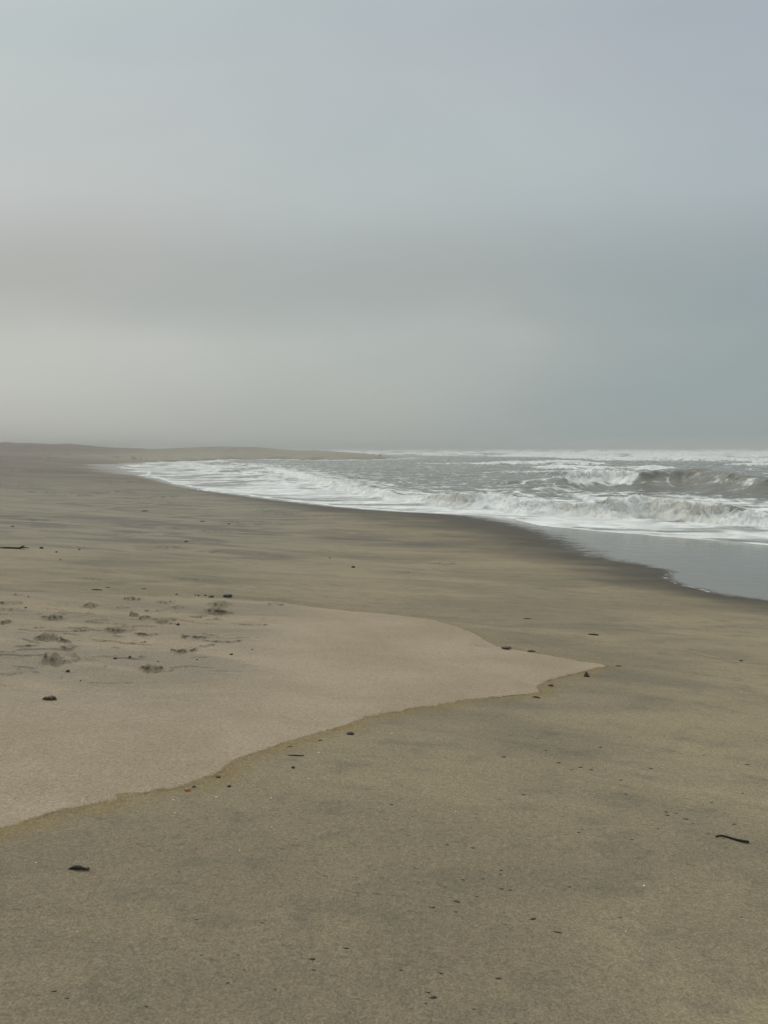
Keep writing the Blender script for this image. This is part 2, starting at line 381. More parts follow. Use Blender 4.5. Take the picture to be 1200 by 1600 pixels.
def water_material():
    m, nt, b = new_mat('surf water')
    P = coords(nt); PL = coords(nt, (.75, .70, .9), R(-8)); PX = coords(nt, (.22, .40, .6), R(-10))
    foam = attr(nt, 'foam'); brown = attr(nt, 'brown'); churn = attr(nt, 'churn')
    n1 = noise(nt, PL, 1.1, 8, .66, .8)
    n2 = noise(nt, PX, 1.6, 7, .62, .6)
    vor = nt.nodes.new('ShaderNodeTexVoronoi'); vor.feature = 'DISTANCE_TO_EDGE'; vor.inputs['Scale'].default_value = 1.0
    wv = nt.nodes.new('ShaderNodeMix'); wv.data_type = 'VECTOR'; wv.inputs[0].default_value = .35
    nz = nt.nodes.new('ShaderNodeTexNoise'); nz.inputs['Scale'].default_value = 1.4; nz.inputs['Detail'].default_value = 4
    nt.links.new(PL, nz.inputs['Vector']); nt.links.new(PL, wv.inputs[4]); nt.links.new(nz.outputs['Color'], wv.inputs[5])
    nt.links.new(wv.outputs[1], vor.inputs['Vector'])
    lace = maprange(nt, vor.outputs['Distance'], 0, .10, 1, 0)
    nn = mnode(nt, 'ADD', mnode(nt, 'MULTIPLY', n1, .55), mnode(nt, 'MULTIPLY', n2, .45))
    nn = mnode(nt, 'ADD', nn, mnode(nt, 'MULTIPLY', lace, .07))
    nl = noise(nt, coords(nt, (.05, .30, .3), R(-14)), 1.5, 4, .5, .8)
    mt = nt.nodes.new('ShaderNodeMix'); nt.links.new(mnode(nt, 'MULTIPLY', attr(nt, 'thin'), .75), mt.inputs[0]); nt.links.new(nn, mt.inputs[2]); nt.links.new(nl, mt.inputs[3]); nn = mt.outputs[0]
    th = mnode(nt, 'ADD', mnode(nt, 'SUBTRACT', foam, .5), mnode(nt, 'MULTIPLY', mnode(nt, 'SUBTRACT', nn, .5), 2.7))
    fm = maprange(nt, th, -.10, .28)
    wcol = mix(nt, maprange(nt, n2, .35, .65), (.118, .126, .108), (.182, .190, .164))
    wcol = mix(nt, brown, wcol, (.165, .158, .100))
    fcol = mix(nt, maprange(nt, n1, .38, .64), (.54, .57, .56), (.76, .79, .775))
    fcol = mix(nt, mnode(nt, 'MULTIPLY', churn, maprange(nt, noise(nt, P, 3.5, 5, .6), .60, .34)), fcol, (.68, .65, .53))
    c = mix(nt, fm, wcol, fcol)
    nt.links.new(c, b.inputs['Base Color'])
    nt.links.new(mnode(nt, 'ADD', .16, mnode(nt, 'MULTIPLY', fm, .65)), b.inputs['Roughness'])
    b.inputs['IOR'].default_value = 1.33
    nt.links.new(mnode(nt, 'SUBTRACT', .5, mnode(nt, 'MULTIPLY', fm, .35)), b.inputs['Specular IOR Level'])
    rip = noise(nt, PL, 3.2, 6, .62, .3)
    hh = mnode(nt, 'ADD', mnode(nt, 'MULTIPLY', rip, mnode(nt, 'SUBTRACT', .07, mnode(nt, 'MULTIPLY', attr(nt, 'thin'), .06))),
               mnode(nt, 'MULTIPLY', mnode(nt, 'MULTIPLY', fm, n1), .10))
    hh = mnode(nt, 'ADD', hh, mnode(nt, 'MULTIPLY', mnode(nt, 'MULTIPLY', noise(nt, P, 9, 5, .7), churn), .10))
    nt.links.new(bump(nt, hh, 1.0, 1.0), b.inputs['Normal'])
    return m

def plain(name, col, rough=.6, var=.35, scale=60, bmp=.003, spec=.4):
    m, nt, b = new_mat(name)
    n = noise(nt, coords(nt), scale, 4, .65)
    a = tuple(v * (1 - var) for v in col); z = tuple(min(1, v * (1 + var)) for v in col)
    nt.links.new(mix(nt, maprange(nt, n, .3, .7), a, z), b.inputs['Base Color'])
    b.inputs['Roughness'].default_value = rough; b.inputs['Specular IOR Level'].default_value = spec
    nt.links.new(bump(nt, n, .8, bmp), b.inputs['Normal'])
    return m

# ------------------------------------------------------------------ polar sheets
def make_sheet(name, az_, rr, mat, func, cull=None):
    A, Rr = np.meshgrid(az_, rr)
    x = (Rr * np.sin(A)).ravel(); y = (Rr * np.cos(A)).ravel()
    x, y, z, attrs = func(x, y)
    nc, nr = len(az_), len(rr)
    i = np.arange(nr - 1)[:, None] * nc + np.arange(nc - 1)[None, :]
    q = np.stack([i, i + 1, i + 1 + nc, i + nc], -1).reshape(-1, 4)[:, ::-1]
    if cull is not None:
        q = q[~cull[q].all(1)] if isinstance(cull, np.ndarray) else q[~cull(x, y, z)[q].all(1)]
    used = np.zeros(len(x), bool); used[q.ravel()] = True
    remap = np.cumsum(used) - 1
    q = remap[q]; x, y, z = x[used], y[used], z[used]
    me = bpy.data.meshes.new(name)
    me.vertices.add(len(x)); me.vertices.foreach_set('co', np.stack([x, y, z], 1).astype(np.float32).ravel())
    me.loops.add(q.size); me.loops.foreach_set('vertex_index', q.ravel().astype(np.int32))
    me.polygons.add(len(q)); me.polygons.foreach_set('loop_start', np.arange(0, q.size, 4, dtype=np.int32))
    me.polygons.foreach_set('use_smooth', np.ones(len(q), bool))
    me.update(calc_edges=True)
    for k, v in attrs.items():
        a = me.attributes.new(k, 'FLOAT', 'POINT'); a.data.foreach_set('value', v[used].astype(np.float32))
    me.materials.append(mat)
    o = bpy.data.objects.new(name, me); S.collection.objects.link(o)
    return o
def rows(spec, r0, r1):
    r = [r0]
    while r[-1] < r1: r.append(r[-1] + spec(r[-1]))
    return np.array(r)

def ground_fn(x, y):
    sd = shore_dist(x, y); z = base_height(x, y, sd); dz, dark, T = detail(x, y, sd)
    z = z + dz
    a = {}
    a['tongue'] = T; a['turned_shade'] = dark
    fx = ss(x, -3.4, -1.3)      # fringe fades out on the trodden side
    a['fringe'] = np.clip(fx + ss(-y, -7.2, -5.5), 0, 1)
    a['palefade'] = .55 + .45 * np.clip(ss(-y, -8.6, -6.5) + ss(x, -2.8, -.6), 0, 1)
    a['trod'] = ss(y, 4.4, 6.0) * ss(-x, .6, 1.6) * .85
    fd, _, _ = curve_info(x, y, FE); fin = inside(x, y, FEPOLY)
    fsd = np.where(fin, fd, -fd)
    dd, _, _ = curve_info(x, y, DE); din = inside(x, y, DEPOLY)
    seaw = np.where(fin, 0, np.minimum(fd, np.maximum(sd, 0)))
    frac = np.where(din, dd / (dd + seaw + 1e-3), 0)
    a['wet'] = np.clip(ss(frac * .92 + .22 * fbm(x / 2.5, y / 1.2, 3, 61) * ss(frac, 0, .3), -.05, .85), 0, 1)
    a['film'] = np.where(fin, np.minimum(fd, 2), -np.minimum(fd, 2)) * (1 - .72 * ss(y, 16.2, 18.5))
    a['film'] = np.maximum(a['film'], np.where((sd > -50) & (y > 20), .35 - .5 * ss(y, 150, 170) - np.maximum(sd, 0) * .9 / (1 + y / 40) / (1 + 2.2 * ss(y, 60, 95) * ss(-x, 18, 30) * ss(-y, -150, -125) * (1 + fbm(x / 9, y / 5, 2, 66))), -2))
    a['leftfoam'] = np.where((np.abs(fsd + .03 + .05 * fbm(x / .5, y / .3, 2, 70)) < .03) & (x > 4.2) & (x < 6.0) & (y > 12.4) & (y < 16.3) & (perlin(x / .35, y / .35, 77) > .05), .8, 0)
    bd, _, _ = curve_info(x, y, BAND)
    a['band'] = np.exp(-(bd / (1.1 + .6 * fbm(x / 3, y / 2, 2, 81))) ** 2) * .8
    sc, _, _ = curve_info(x, y + .04 * fbm(x / .4, y / .4, 3, 85), SCAR)
    scf = np.zeros(x.shape)
    for cx, cy, ax, ay in SCUFF:
        nr_ = (np.abs(x - cx) < ax * 2.5) & (np.abs(y - cy) < ay * 3.5)
        xx, yy = x[nr_], y[nr_]
        wv = fbm(xx / ax * 1.1 + cx, yy / ay * .6, 4, 231, .6)
        g = np.exp(-((xx - cx) / ax) ** 2 - ((yy - cy) / ay) ** 2)
        scf[nr_] = np.maximum(scf[nr_], g * ss(np.abs(wv), .30, .03))
    z = z + scf * -.012 * (1 + y / 30)
    a['scuff'] = scf
    a['scar'] = np.exp(-(sc / .022) ** 2) * .6
    a['far'] = ss(y, 9, 20) * ss(-x, -3, 6)
    a['near'] = ss(-y, -4.0, -2.6)
    a['spit'] = ss(y, 130, 165) * ss(x, -95, -60) * ss(sd, .8, 4)
    a['wet'] = a['wet'] * ss(-y, -135, -115)
    a['farleft'] = ss(y, 38, 75) * (1 - a['spit']) * .75
    a['pink'] = ss(y, 45, 80) * ss(-x, 20, 40) * ss(sd, 8, 30) * .6
    return x, y, z, a
fine_az = np.linspace(R(-33), R(33), 1200)
coarse = np.linspace(R(33), R(327), 130)[1:-1]
g_az = np.concatenate([fine_az, coarse, [R(327)]])
g_r = rows(lambda r: (max(.02, .012 * r) if r < 1.4 else .0035 * r if r < 4 else .0017 * r if r < 9 else .004 * r if r < 14 else max(.5 * r * r / 1600, .02 * r if r > 50 else .05)) if r < 600 else .05 * r, .05, 6000)
print('ground rows', len(g_r))
ground = make_sheet('ground', g_az, g_r, sand_material(), ground_fn)
ground['kind'] = 'structure'

# ------------------------------------------------------------------ water
W1px = [(380,721,.15),(420,727,.2),(470,737,.25),(520,748,.3),(560,756,.5),(585,760,.55),(615,766,.3),(660,770,.35),(700,773,.5),(740,776,.6),(790,778,.62),(840,783,.5),
        (870,785,.5),(900,787,.45),(950,788,.6),(1000,787,.72),(1050,790,.68),(1100,794,.6),(1150,797,.5),(1200,799,.5)]
W1 = [plane_pt(u, v, .5) for u, v, h in W1px]; W1h = [h for *_, h in W1px]
W1 = W1 + [(W1[-1][0] + 8, W1[-1][1] - 5), (W1[-1][0] + 40, W1[-1][1] - 26)]; W1h += [.55, .5]
W1b = [0,0,0,0,.6,.9,.1,.1,.2,.75,.5,0,.1,.5,.8,.0,.1,.1,.8,.7,.2,0]
W1b = np.array(W1b[::-1], float)
W1 = W1[::-1]; W1h = np.array(W1h[::-1])          # travels right -> left, so its left side is the shore
W2px = [(800,738,0),(850,738,.25),(880,737,.7),(905,737,1.05),(950,736,1.2),(1010,738,1.25),(1060,737,1.5),(1100,738,1.5),(1150,741,1.3),(1200,743,1.2)]
W2 = [plane_pt(u, v, 1.15) for u, v, h in W2px]; W2h = [h for *_, h in W2px]
W2 = W2 + [(W2[-1][0] + 12, W2[-1][1] + 2), (W2[-1][0] + 60, W2[-1][1] - 4)]; W2h += [1.2, .8]
W2 = W2[::-1]; W2h = np.array(W2h[::-1])
def water_fn(x, y):
    sd = shore_dist(x, y); gz = base_height(x, y, sd)
    off = -sd
    d1, s1, i1 = curve_info(x + .5 * fbm(x / 3, y / 5, 2, 90), y + .5 * fbm(x / 2.2, y / 5, 3, 91), W1); t1 = d1 * s1
    d2, s2, i2 = curve_info(x, y + .5 * fbm(x / 5, y / 9, 2, 95), W2); t2 = d2 * s2
    endl = ss(i1, len(W1) - 1.02, len(W1) - 1.5)
    h1 = np.interp(i1, np.arange(len(W1h)), W1h) * np.clip(1 + .30 * perlin(x / 1.3, y * 0 + 3, 93) + .45 * perlin(x / 4.1, y * 0 + 5, 94), .55, 1.12) * np.where(i1 >= len(W1) - 1.001, 0, 1)
    h2 = np.interp(i2, np.arange(len(W2h)), W2h) * .9
    front = np.where(t1 > 0, np.clip(1 - t1 / 1.1, 0, 1) ** .8, np.exp(-(t1 / 2.6) ** 2))
    lump = billow(x / .6, y / .6, 5, 101, .68) * 2.2 - .5
    m1 = np.exp(-((t1 - .35) / .75) ** 2)
    z = h1 * front + m1 * lump * (.50 + .35 * perlin(x / 2.1, y / 2.1, 97)) * np.clip(h1, 0, .7)
    f2 = np.where(t2 > 0, 1 / (1 + (t2 / 1.25) ** 2.6), np.exp(-(t2 / 5) ** 2))
    z2 = h2 * f2 - .18 * np.exp(-((t2 - 4) / 2) ** 2) * (h2 > .2)
    spill = ss(x / y + .02 * fbm(x / 2, y / 2, 2, 109), .222, .250) * ss(-x / y, -.350, -.305)
    lump2 = billow(x / .8, y / .8, 5, 111, .62) * 2 - .4
    crest2 = np.exp(-((t2 - .25) / .9) ** 2)
    z2 = z2 + spill * crest2 * lump2 * .5 + (1 - spill) * crest2 * fbm(x / 1.2, y / 3, 3, 113) * .12 * np.clip(h2, 0, 1)
    z = z + z2
    # swell trains further out
    sea = ss(off, 25, 60) * ss(y, 66, 95)
    opn = .55 + .45 * ss(x / y, .0, .25)
    ph = (y + .22 * x + 9 * fbm(x / 60, y / 60, 2, 121)) / 27.0
    fr = ph - np.floor(ph); cid = np.floor(ph)
    dcr = (fr - .5) * 27
    seg = fbm(x / 28 + cid * 7.3, cid * 3.1, 3, 127)
    amp = np.clip(.55 + 1.1 * seg, .12, 1.5) * opn * (.7 + .5 * ss(y, 150, 400))
    z = z + sea * (amp * np.where(dcr < 0, np.exp(-(dcr / 2.2) ** 2), np.exp(-(dcr / 5) ** 2)) - .2)
    wc = sea * ss(seg, -.22, .12) * np.exp(-((dcr + .6) / (2.0 + 1.5 * ss(y, 120, 300))) ** 2)
    z = z + wc * (billow(x / 1.8, y / 1.8, 3, 131) - .2) * .5 * opn
    # chop
    ch = ss(off, 3, 14) * (1 - .7 * np.clip(np.exp(-(t1 / 3) ** 2), 0, 1))
    z = z + ch * (fbm(x / 4.5, y / 2.6, 4, 141, .55) * .085 + (.5 - billow(x / 2.6, y / 1.6, 3, 143)) * .10)
    # thin sheet that climbs the sand
    sdn = sd + (.35 * fbm(x / 3.2, y / 3.2, 3, 151) + .08 * fbm(x / .5, y / .5, 3, 153)) * (1 + y / 60)
    sdn = sdn + 2.6 * ss(y, 50, 90) * ss(-x, 15, 30) * ss(-y, -175, -150) * fbm(x / 13, y / 13, 2, 155)
    thick = .025 + np.clip(-sdn, 0, 4) * .01
    z = np.where(sdn < 6, np.maximum(z + .0, gz + np.clip(-sdn * 1.5, -1, 1) * thick), z)
    z = np.where(sd > 0.6 + y / 25, gz + np.clip(-sdn, -1, 1) * .3, z)
    # foam density
    shoreside = (t1 > 0)
    near = np.where(shoreside, .70 + .12 * fbm(x / 4, y / 2, 3, 161), 0)
    wake = np.where(~shoreside, (.35 - .07 * ss(y, 45, 70)) + (.34 + .12 * ss(x / y, .1, .3)) * np.exp(-(t1 / (6 + 9 * ss(x / y, .1, .35))) ** 2), 0)
    foam = np.where(shoreside, near, wake)
    farwash = ss(y, 34, 70) * ss(-x / y, -.02, .25) * shoreside
    foam = foam - farwash * .34 * ss(fbm(x / 7, y / 16, 3, 165), -.05, .4)
    foam = np.maximum(foam, np.exp(-((t1 - .3) / 1.1) ** 2) * 1.25 * ss(h1, .1, .3))
    foam = np.maximum(foam, np.exp(-((sdn + .15) / (.28 + y / 300)) ** 2) * 1.0 * (sdn < .3))
    foam = np.maximum(foam, .62 * np.exp(-((off - 1.5) / (2.5)) ** 2) * (y > 140))
    foam = foam - .20 * ss(t2, .5, 2) * ss(-t2, -6.5, -3) * (h2 > .4)
    foam = np.maximum(foam, np.clip(h2, 0, 1) * spill * np.exp(-((t2 - .1) / 1.5) ** 2) * 1.7)
    streakf = ss(fbm(x / 1.3 + t2 * .5, t2 / 2.2, 3, 171), .15, .5) * ss(-x / y, -.44, -.36) * ss(x / y, .36, .385)
    foam = np.maximum(foam, streakf * np.exp(-((t2 - 1.6) / 1.1) ** 2) * (h2 > .5) * .62)
    foam = foam + wc * .72 + .16 * ss(y, 110, 300) * ss(-y, -900, -350) * opn * sea + .05 * ss(y, 350, 900)
    foam = foam + .10 * np.exp(-((t2 + 5) / 4) ** 2) * (h2 > .4)
    unbrk = np.interp(i1, np.arange(len(W1b)), W1b) * ss(perlin(x / 1.1, y / 1.1, 181), -.45, .1)
    brown = np.clip(np.exp(-((t1 + .25) / .55) ** 2) * unbrk * ss(h1, .2, .4), 0, 1)
    foam = foam * (1 - .85 * brown)
    b2 = np.clip(np.exp(-((t2 - .3) / .7) ** 2) * (h2 > .6) * (1 - spill) * (.6 + .6 * fbm(x / 2, y / 2, 2, 183)), 0, 1)
    brown = np.clip(brown + b2 * .35 + .04 * ch, 0, 1)
    foam = foam * (1 - .5 * b2)
    churn = np.clip(m1 * ss(perlin(x / 2.8, y / 2.8, 98), -.15, .35) * ss(h1, .15, .4) + spill * crest2 * (h2 > .3) * .12, 0, 1)
    thin = ss(sd, -14, -2) * 1.0
    a = {'foam': np.clip(foam, 0, 1.3), 'brown': brown, 'churn': churn, 'thin': thin}
    # lean the breaking fronts towards the beach
    lean = (m1 * np.clip(z - .25, 0, 1) * .55 * ss(h1, .2, .4) + crest2 * np.clip(z - .7, 0, 1) * .8)
    x = x - lean * .35; y = y - lean * .95
    global _gz; _gz = gz
    return x, y, z, a
w_az = np.concatenate([np.linspace(R(-60), R(-32), 30)[:-1], np.linspace(R(-32), R(32), 1150), np.linspace(R(32), R(140), 60)[1:]])
w_r = rows(lambda r: .07 if r < 24 else .05 if r < 44 else .065 if r < 60 else .3 if r < 110 else .6 if r < 240 else .012 * r, 12, 9000)
print('water rows', len(w_r))
water = make_sheet('water', w_az, w_r, water_material(), water_fn, cull=lambda x, y, z: z < _gz - .15)
water['kind'] = 'structure'

# ------------------------------------------------------------------ loose things on the sand
M = {'kelp': plain('black kelp', (.0045, .004, .0035), .55, .4, 80, .002, .25),
     'kelpbrown': plain('brown kelp', (.060, .036, .018), .5, .5, 70, .002),
     'wood': plain('dark wet wood', (.010, .008, .006), .7, .5, 40, .004),
     'stone': plain('dark stone', (.012, .010, .009), .55, .4, 120, .002),
     'stonebrown': plain('brown stone', (.055, .036, .022), .6, .4, 120, .002),
     'orange': plain('orange shell', (.26, .11, .035), .5, .35, 90, .001),
     'white': plain('white shell', (.62, .60, .54), .45, .15, 90, .001),
     'straw': plain('straw-coloured kelp root', (.20, .15, .05), .7, .4, 90, .002),
     'crumb': plain('dark crumb', (.045, .040, .031), .8, .4, 200, .001),
     'bird': plain('dark feathers', (.03, .03, .03), .8, .3, 20, .002),
     'birdpale': plain('pale grey feathers', (.42, .42, .41), .8, .2, 20, .002),
     'bill': plain('bill', (.12, .09, .03), .5, .2, 20, .001)}
def link_mesh(name, bm, mat, parent=None, smooth=True):
    me = bpy.data.meshes.new(name); bm.to_mesh(me); bm.free()
    for p in me.polygons: p.use_smooth = smooth
    me.materials.append(M[mat]); o = bpy.data.objects.new(name, me); S.collection.objects.link(o)
    if parent: o.parent = parent
    return o
def tag(o, label, cat, group=None):
    o['label'] = label; o['category'] = cat
    if group: o['group'] = group
    return o
def ribbon(bm, pts, ws, hs, seg=10, seed=0, rag=.18):
    """closed strap with elliptical section along 3-D points"""
    r = random.Random(seed); n = len(pts); rings = []
    for i, (p, w, h) in enumerate(zip(pts, ws, hs)):
        a = Vector(pts[max(i - 1, 0)]); b = Vector(pts[min(i + 1, n - 1)])
        tg = (b - a).normalized(); sd = tg.cross(Vector((0, 0, 1)))
        sd = sd.normalized() if sd.length > 1e-4 else Vector((0, 1, 0)); up = sd.cross(tg)
        rings.append([bm.verts.new(Vector(p) + sd * math.cos(k / seg * 2 * math.pi) * w * r.uniform(1 - rag, 1 + rag)
                      + up * math.sin(k / seg * 2 * math.pi) * h * r.uniform(1 - rag, 1 + rag)) for k in range(seg)])
    for A, B in zip(rings[:-1], rings[1:]):
        for k in range(seg): bm.faces.new((A[k], A[(k + 1) % seg], B[(k + 1) % seg], B[k]))
    bm.faces.new(rings[0][::-1]); bm.faces.new(rings[-1])
def blob(bm, c, size, seed=0, rough=.22, sub=3):
    r = random.Random(seed); o = Vector((r.uniform(-9, 9), r.uniform(-9, 9), r.uniform(-9, 9)))
    g = bmesh.ops.create_icosphere(bm, subdivisions=sub, radius=1)
    from mathutils import noise as mn
    for v in g['verts']:
        n = v.co.copy(); k = 1 + rough * 1.6 * mn.noise(n * 1.3 + o) + rough * .6 * mn.noise(n * 3.6 + o)
        v.co = Vector((n.x * size[0], n.y * size[1], n.z * size[2])) * k + Vector(c)
def px_size(y): return y / FPX
def at(u, v):
    x, y, z = march(u, v, full_height); return Vector((x, y, z))

def strand(u, v, wpx, mat, label, cat, thick=.16, bend=.1, tilt=0, name='kelp_strand', taper=.35, arch=.04, seed=0, flat=.5, kink=0):
    """a strap or stick of seaweed lying on the sand; wpx is its length in the photo"""
    p = at(u, v); Ln = wpx * px_size(p.y); r = random.Random(seed or int(u * 7 + v)); n = 14
    pts = []; ws = []; hs = []
    for i in range(n):
        s = i / (n - 1); q = s - .5
        pts.append((q * Ln, bend * Ln * (math.sin(s * math.pi * 1.4 + seed) + kink * (abs(q) * 2)) + r.uniform(-.01, .01) * Ln,
                    Ln * (arch * math.sin(s * math.pi) + .02)))
        k = taper + (1 - taper) * math.sin(min(1, s * 1.25 + .06) * math.pi * .9) if s < .9 else taper
        ws.append(Ln * thick * .5 * k); hs.append(Ln * thick * flat * .5 * k + .0012)
    bm = bmesh.new(); ribbon(bm, pts, ws, hs, 10, int(u))
    o = link_mesh(name, bm, mat); o.location = p; o.rotation_euler = (0, 0, tilt)
    return tag(o, label, cat)
def pebble(u, v, wpx, mat, label, cat='stone', name='pebble', hk=.6, dk=.9, rough=.22):
    p = at(u, v); w = wpx * px_size(p.y) * .5
    bm = bmesh.new(); blob(bm, (0, 0, w * hk * .55), (w, w * dk, w * hk), int(u * 3 + v), rough)
    o = link_mesh(name, bm, mat); o.location = p; o.rotation_euler = (0, 0, random.uniform(-.5, .5))
    return tag(o, label, cat)
def clump(u, v, wpx, mat, label, name='seaweed_clump', n=7, hk=.35, cat='seaweed'):
    p = at(u, v); w = wpx * px_size(p.y); r = random.Random(int(u + v)); bm = bmesh.new()
    for k in range(n):
        a = r.uniform(0, 6.28); x0 = r.uniform(-.4, .4) * w; y0 = r.uniform(-.22, .22) * w; l = r.uniform(.25, .5) * w
        pts = [(x0 + math.cos(a) * l * (s - .5), y0 + math.sin(a) * l * (s - .5) * .7, w * (.04 + hk * .6 * math.sin(s * math.pi) * r.uniform(.3, 1))) for s in np.linspace(0, 1, 7)]
        ribbon(bm, pts, [w * .07 * r.uniform(.6, 1.2)] * 7, [w * .04] * 7, 8, k + int(u))
    blob(bm, (w * .1, 0, w * .1), (w * .3, w * .2, w * hk * .5), int(u), .35, 2)
    o = link_mesh(name, bm, mat); o.location = p
    return tag(o, label, cat)

# kelp blade, lower left: an arched black blade with a brown stalk end
p = at(124, 1359); e = bpy.data.objects.new('seaweed_frond', None); S.collection.objects.link(e); e.location = p
tag(e, 'black curled kelp blade with brown stub lying alone at lower left', 'seaweed')
k_ = px_size(p.y)
bm = bmesh.new(); n = 18; pts = []; ws = []; hs = []
for i in range(n):
    s = i / (n - 1)
    pts.append(((s * 30 - 19) * k_, .004 * math.sin(s * 5), (.5 + 3.6 * math.sin(s * math.pi * .85)) * k_))
    q = math.sin(min(1, .06 + s * 1.15) * math.pi * .78); ws.append(3.8 * k_ * q + .0006); hs.append(2.6 * k_ * q + .0005)
ribbon(bm, pts, ws, hs, 12, 5, .10); link_mesh('blade', bm, 'kelp', e)
bm = bmesh.new(); blob(bm, (13.2 * k_, 0, 2.2 * k_), (3.4 * k_, 2.6 * k_, 2.2 * k_), 4, .3); link_mesh('stub', bm, 'kelpbrown', e)

# wavy black stalk, lower right, with a straw-coloured root at its left end
p = at(1142, 1312); e = bpy.data.objects.new('kelp_stalk', None); S.collection.objects.link(e); e.location = p
tag(e, 'long thin wavy black kelp stalk with straw-coloured root at right', 'seaweed')
k_ = px_size(p.y); n = 18; pts = []; ws = []; hs = []
for i in range(n):
    s = i / (n - 1)
    yy = (4.5 - 8.5 * ss(np.array(s), .15, 1.0) + (-2 * (1 - s) ** 6)) * k_
    pts.append(((s * 46 - 22) * k_, float(yy) * 2.5, 1.6 * k_ + .4 * k_ * math.sin(s * 9)))
    ws.append((1.3 + 1.1 * s) * k_); hs.append((1.1 + .9 * s) * k_)
bm = bmesh.new(); ribbon(bm, pts, ws, hs, 10, 9, .12); link_mesh('stalk', bm, 'kelp', e)
bm = bmesh.new(); r = random.Random(5)
for k in range(8):
    a = r.uniform(-2.9, .3); l = r.uniform(5, 13) * k_; o0 = Vector(((-19 + r.uniform(-3, 5)) * k_, r.uniform(-2, 6) * k_, .6 * k_))
    ribbon(bm, [tuple(o0 + Vector((math.cos(a + s) * l * s, math.sin(a + s) * l * s, .4 * k_ * math.sin(s * 3)))) for s in (0, .3, .6, 1)], [.5 * k_] * 4, [.4 * k_] * 4, 6, k)
link_mesh('root', bm, 'straw', e)

# long black driftwood at the left edge
p = at(14, 857); e = bpy.data.objects.new('driftwood', None); S.collection.objects.link(e); e.location = p
tag(e, 'long black driftwood branch lying at the left edge of the beach', 'driftwood')
k_ = px_size(p.y); bm = bmesh.new()
pts = [((i - 4.2) * 9 * k_, .03 * math.sin(i * 1.3), (1.2 + .8 * math.sin(i * 1.9)) * k_) for i in range(8)]
ribbon(bm, pts, [k_ * v for v in (1.6, 2.4, 2.2, 2.8, 2.2, 2, 2.2, .8)], [k_ * v for v in (1.0, 1.6, 1.4, 2, 1.4, 1.2, 1.4, .5)], 10, 3, .25)
link_mesh('trunk', bm, 'wood', e)
bm = bmesh.new()
ribbon(bm, [((18) * k_, 0, 1.5 * k_), (21 * k_, .01, 3.2 * k_), (24 * k_, .03, 4.2 * k_)], [1.8 * k_, 1.4 * k_, .7 * k_], [1.4 * k_, 1.2 * k_, .5 * k_], 8, 8, .2)
ribbon(bm, [((22) * k_, 0, 1.2 * k_), (28 * k_, -.02, 1.6 * k_), (33 * k_, -.03, .7 * k_)], [1.5 * k_, 1.1 * k_, .4 * k_], [1.2 * k_, .9 * k_, .4 * k_], 8, 9, .2)
link_mesh('branch', bm, 'wood', e)

strand(927, 992, 16, 'kelp', 'short black kelp strap above and right of the pale tongue tip', 'seaweed', .26, .05, -.1, seed=2, taper=.7)
strand(824, 967, 13, 'kelp', 'thin dark kelp sliver furthest back above the tongue of pale sand', 'seaweed', .14, .05, 0, seed=3)
strand(830, 1018, 13, 'kelp', 'dark oval kelp scrap beside the upper edge of the pale tongue', 'seaweed', .34, .03, .1, seed=4, taper=.5)
strand(966, 1041, 9, 'kelp', 'tiny black kelp scrap at the very tip of the pale tongue', 'seaweed', .28, .03, 0, seed=5, taper=.6)
strand(838, 1090, 13, 'kelp', 'slanting black leaf-like kelp scrap just below the pale tongue', 'seaweed', .3, .03, -.45, seed=6, name='kelp_scrap')
strand(462, 1181, 27, 'wood', 'thin straight dark twig just below the pale tongue edge', 'twig', .08, .01, 0, name='twig', arch=.01, seed=7, flat=.8)
strand(151, 922, 17, 'kelp', 'black kelp strap behind the footprints at far left', 'seaweed', .16, .05, 0, seed=8, taper=.6)
strand(168, 918, 8, 'kelp', 'little dark kelp scrap right of the strap behind the footprints', 'seaweed', .2, .05, 0, seed=9)
strand(225, 920, 8, 'kelp', 'little dark kelp scrap standing apart behind the footprints', 'seaweed', .2, .04, 0, seed=10)
strand(226, 799, 10, 'kelp', 'black kelp scrap on the smooth sand high up the left beach', 'seaweed', .35, .1, 0, seed=11)
strand(316, 815, 9, 'kelp', 'dark kelp scrap on the grey streaked sand mid-left', 'seaweed', .28, .1, 0, seed=12)
strand(871, 1457, 14, 'wood', 'thin brown root fibre lying on the near sand', 'twig', .07, .04, -.1, name='twig', seed=14)
strand(500, 1157, 8, 'kelpbrown', 'small dark brown kelp scrap below the pale edge left of pebble', 'seaweed', .34, .04, .5, seed=15, name='kelp_scrap')
strand(453, 1167, 9, 'kelpbrown', 'small brown kelp scrap above the thin straight twig', 'seaweed', .22, .04, .2, seed=16, name='kelp_scrap')
clump(77, 1093, 21, 'kelpbrown', 'brown knot of seaweed below the footprints at left', hk=.4)
clump(790, 1014, 22, 'kelpbrown', 'low brown seaweed tangle on the upper edge of the tongue', n=6, hk=.15)
clump(861, 1072, 10, 'kelpbrown', 'small brown seaweed tuft in the notch of the pale tongue', n=5, hk=.4)
pebble(547, 1147, 12, 'stone', 'smooth black oval pebble just below the pale tongue edge', hk=.35, dk=.8)
pebble(458, 1200, 6, 'stone', 'small black pebble below the thin straight twig')
pebble(293, 1235, 10, 'orange', 'orange brown shell lying on the lower tongue edge', 'shell', 'shell', .5, .8)
pebble(303, 1230, 6, 'stonebrown', 'small dark pebble right beside the orange shell')
pebble(358, 1229, 6, 'stone', 'small round black pebble right of the orange shell')
pebble(341, 1214, 8, 'stonebrown', 'dark brown flat pebble on the pale edge above the orange shell', hk=.35)
pebble(65, 857, 6, 'wood', 'dark clod just right of the long black driftwood', 'clod', 'clod')
pebble(356, 933, 13, 'stone', 'largest black stone on the drift line behind the footprints', hk=.5)
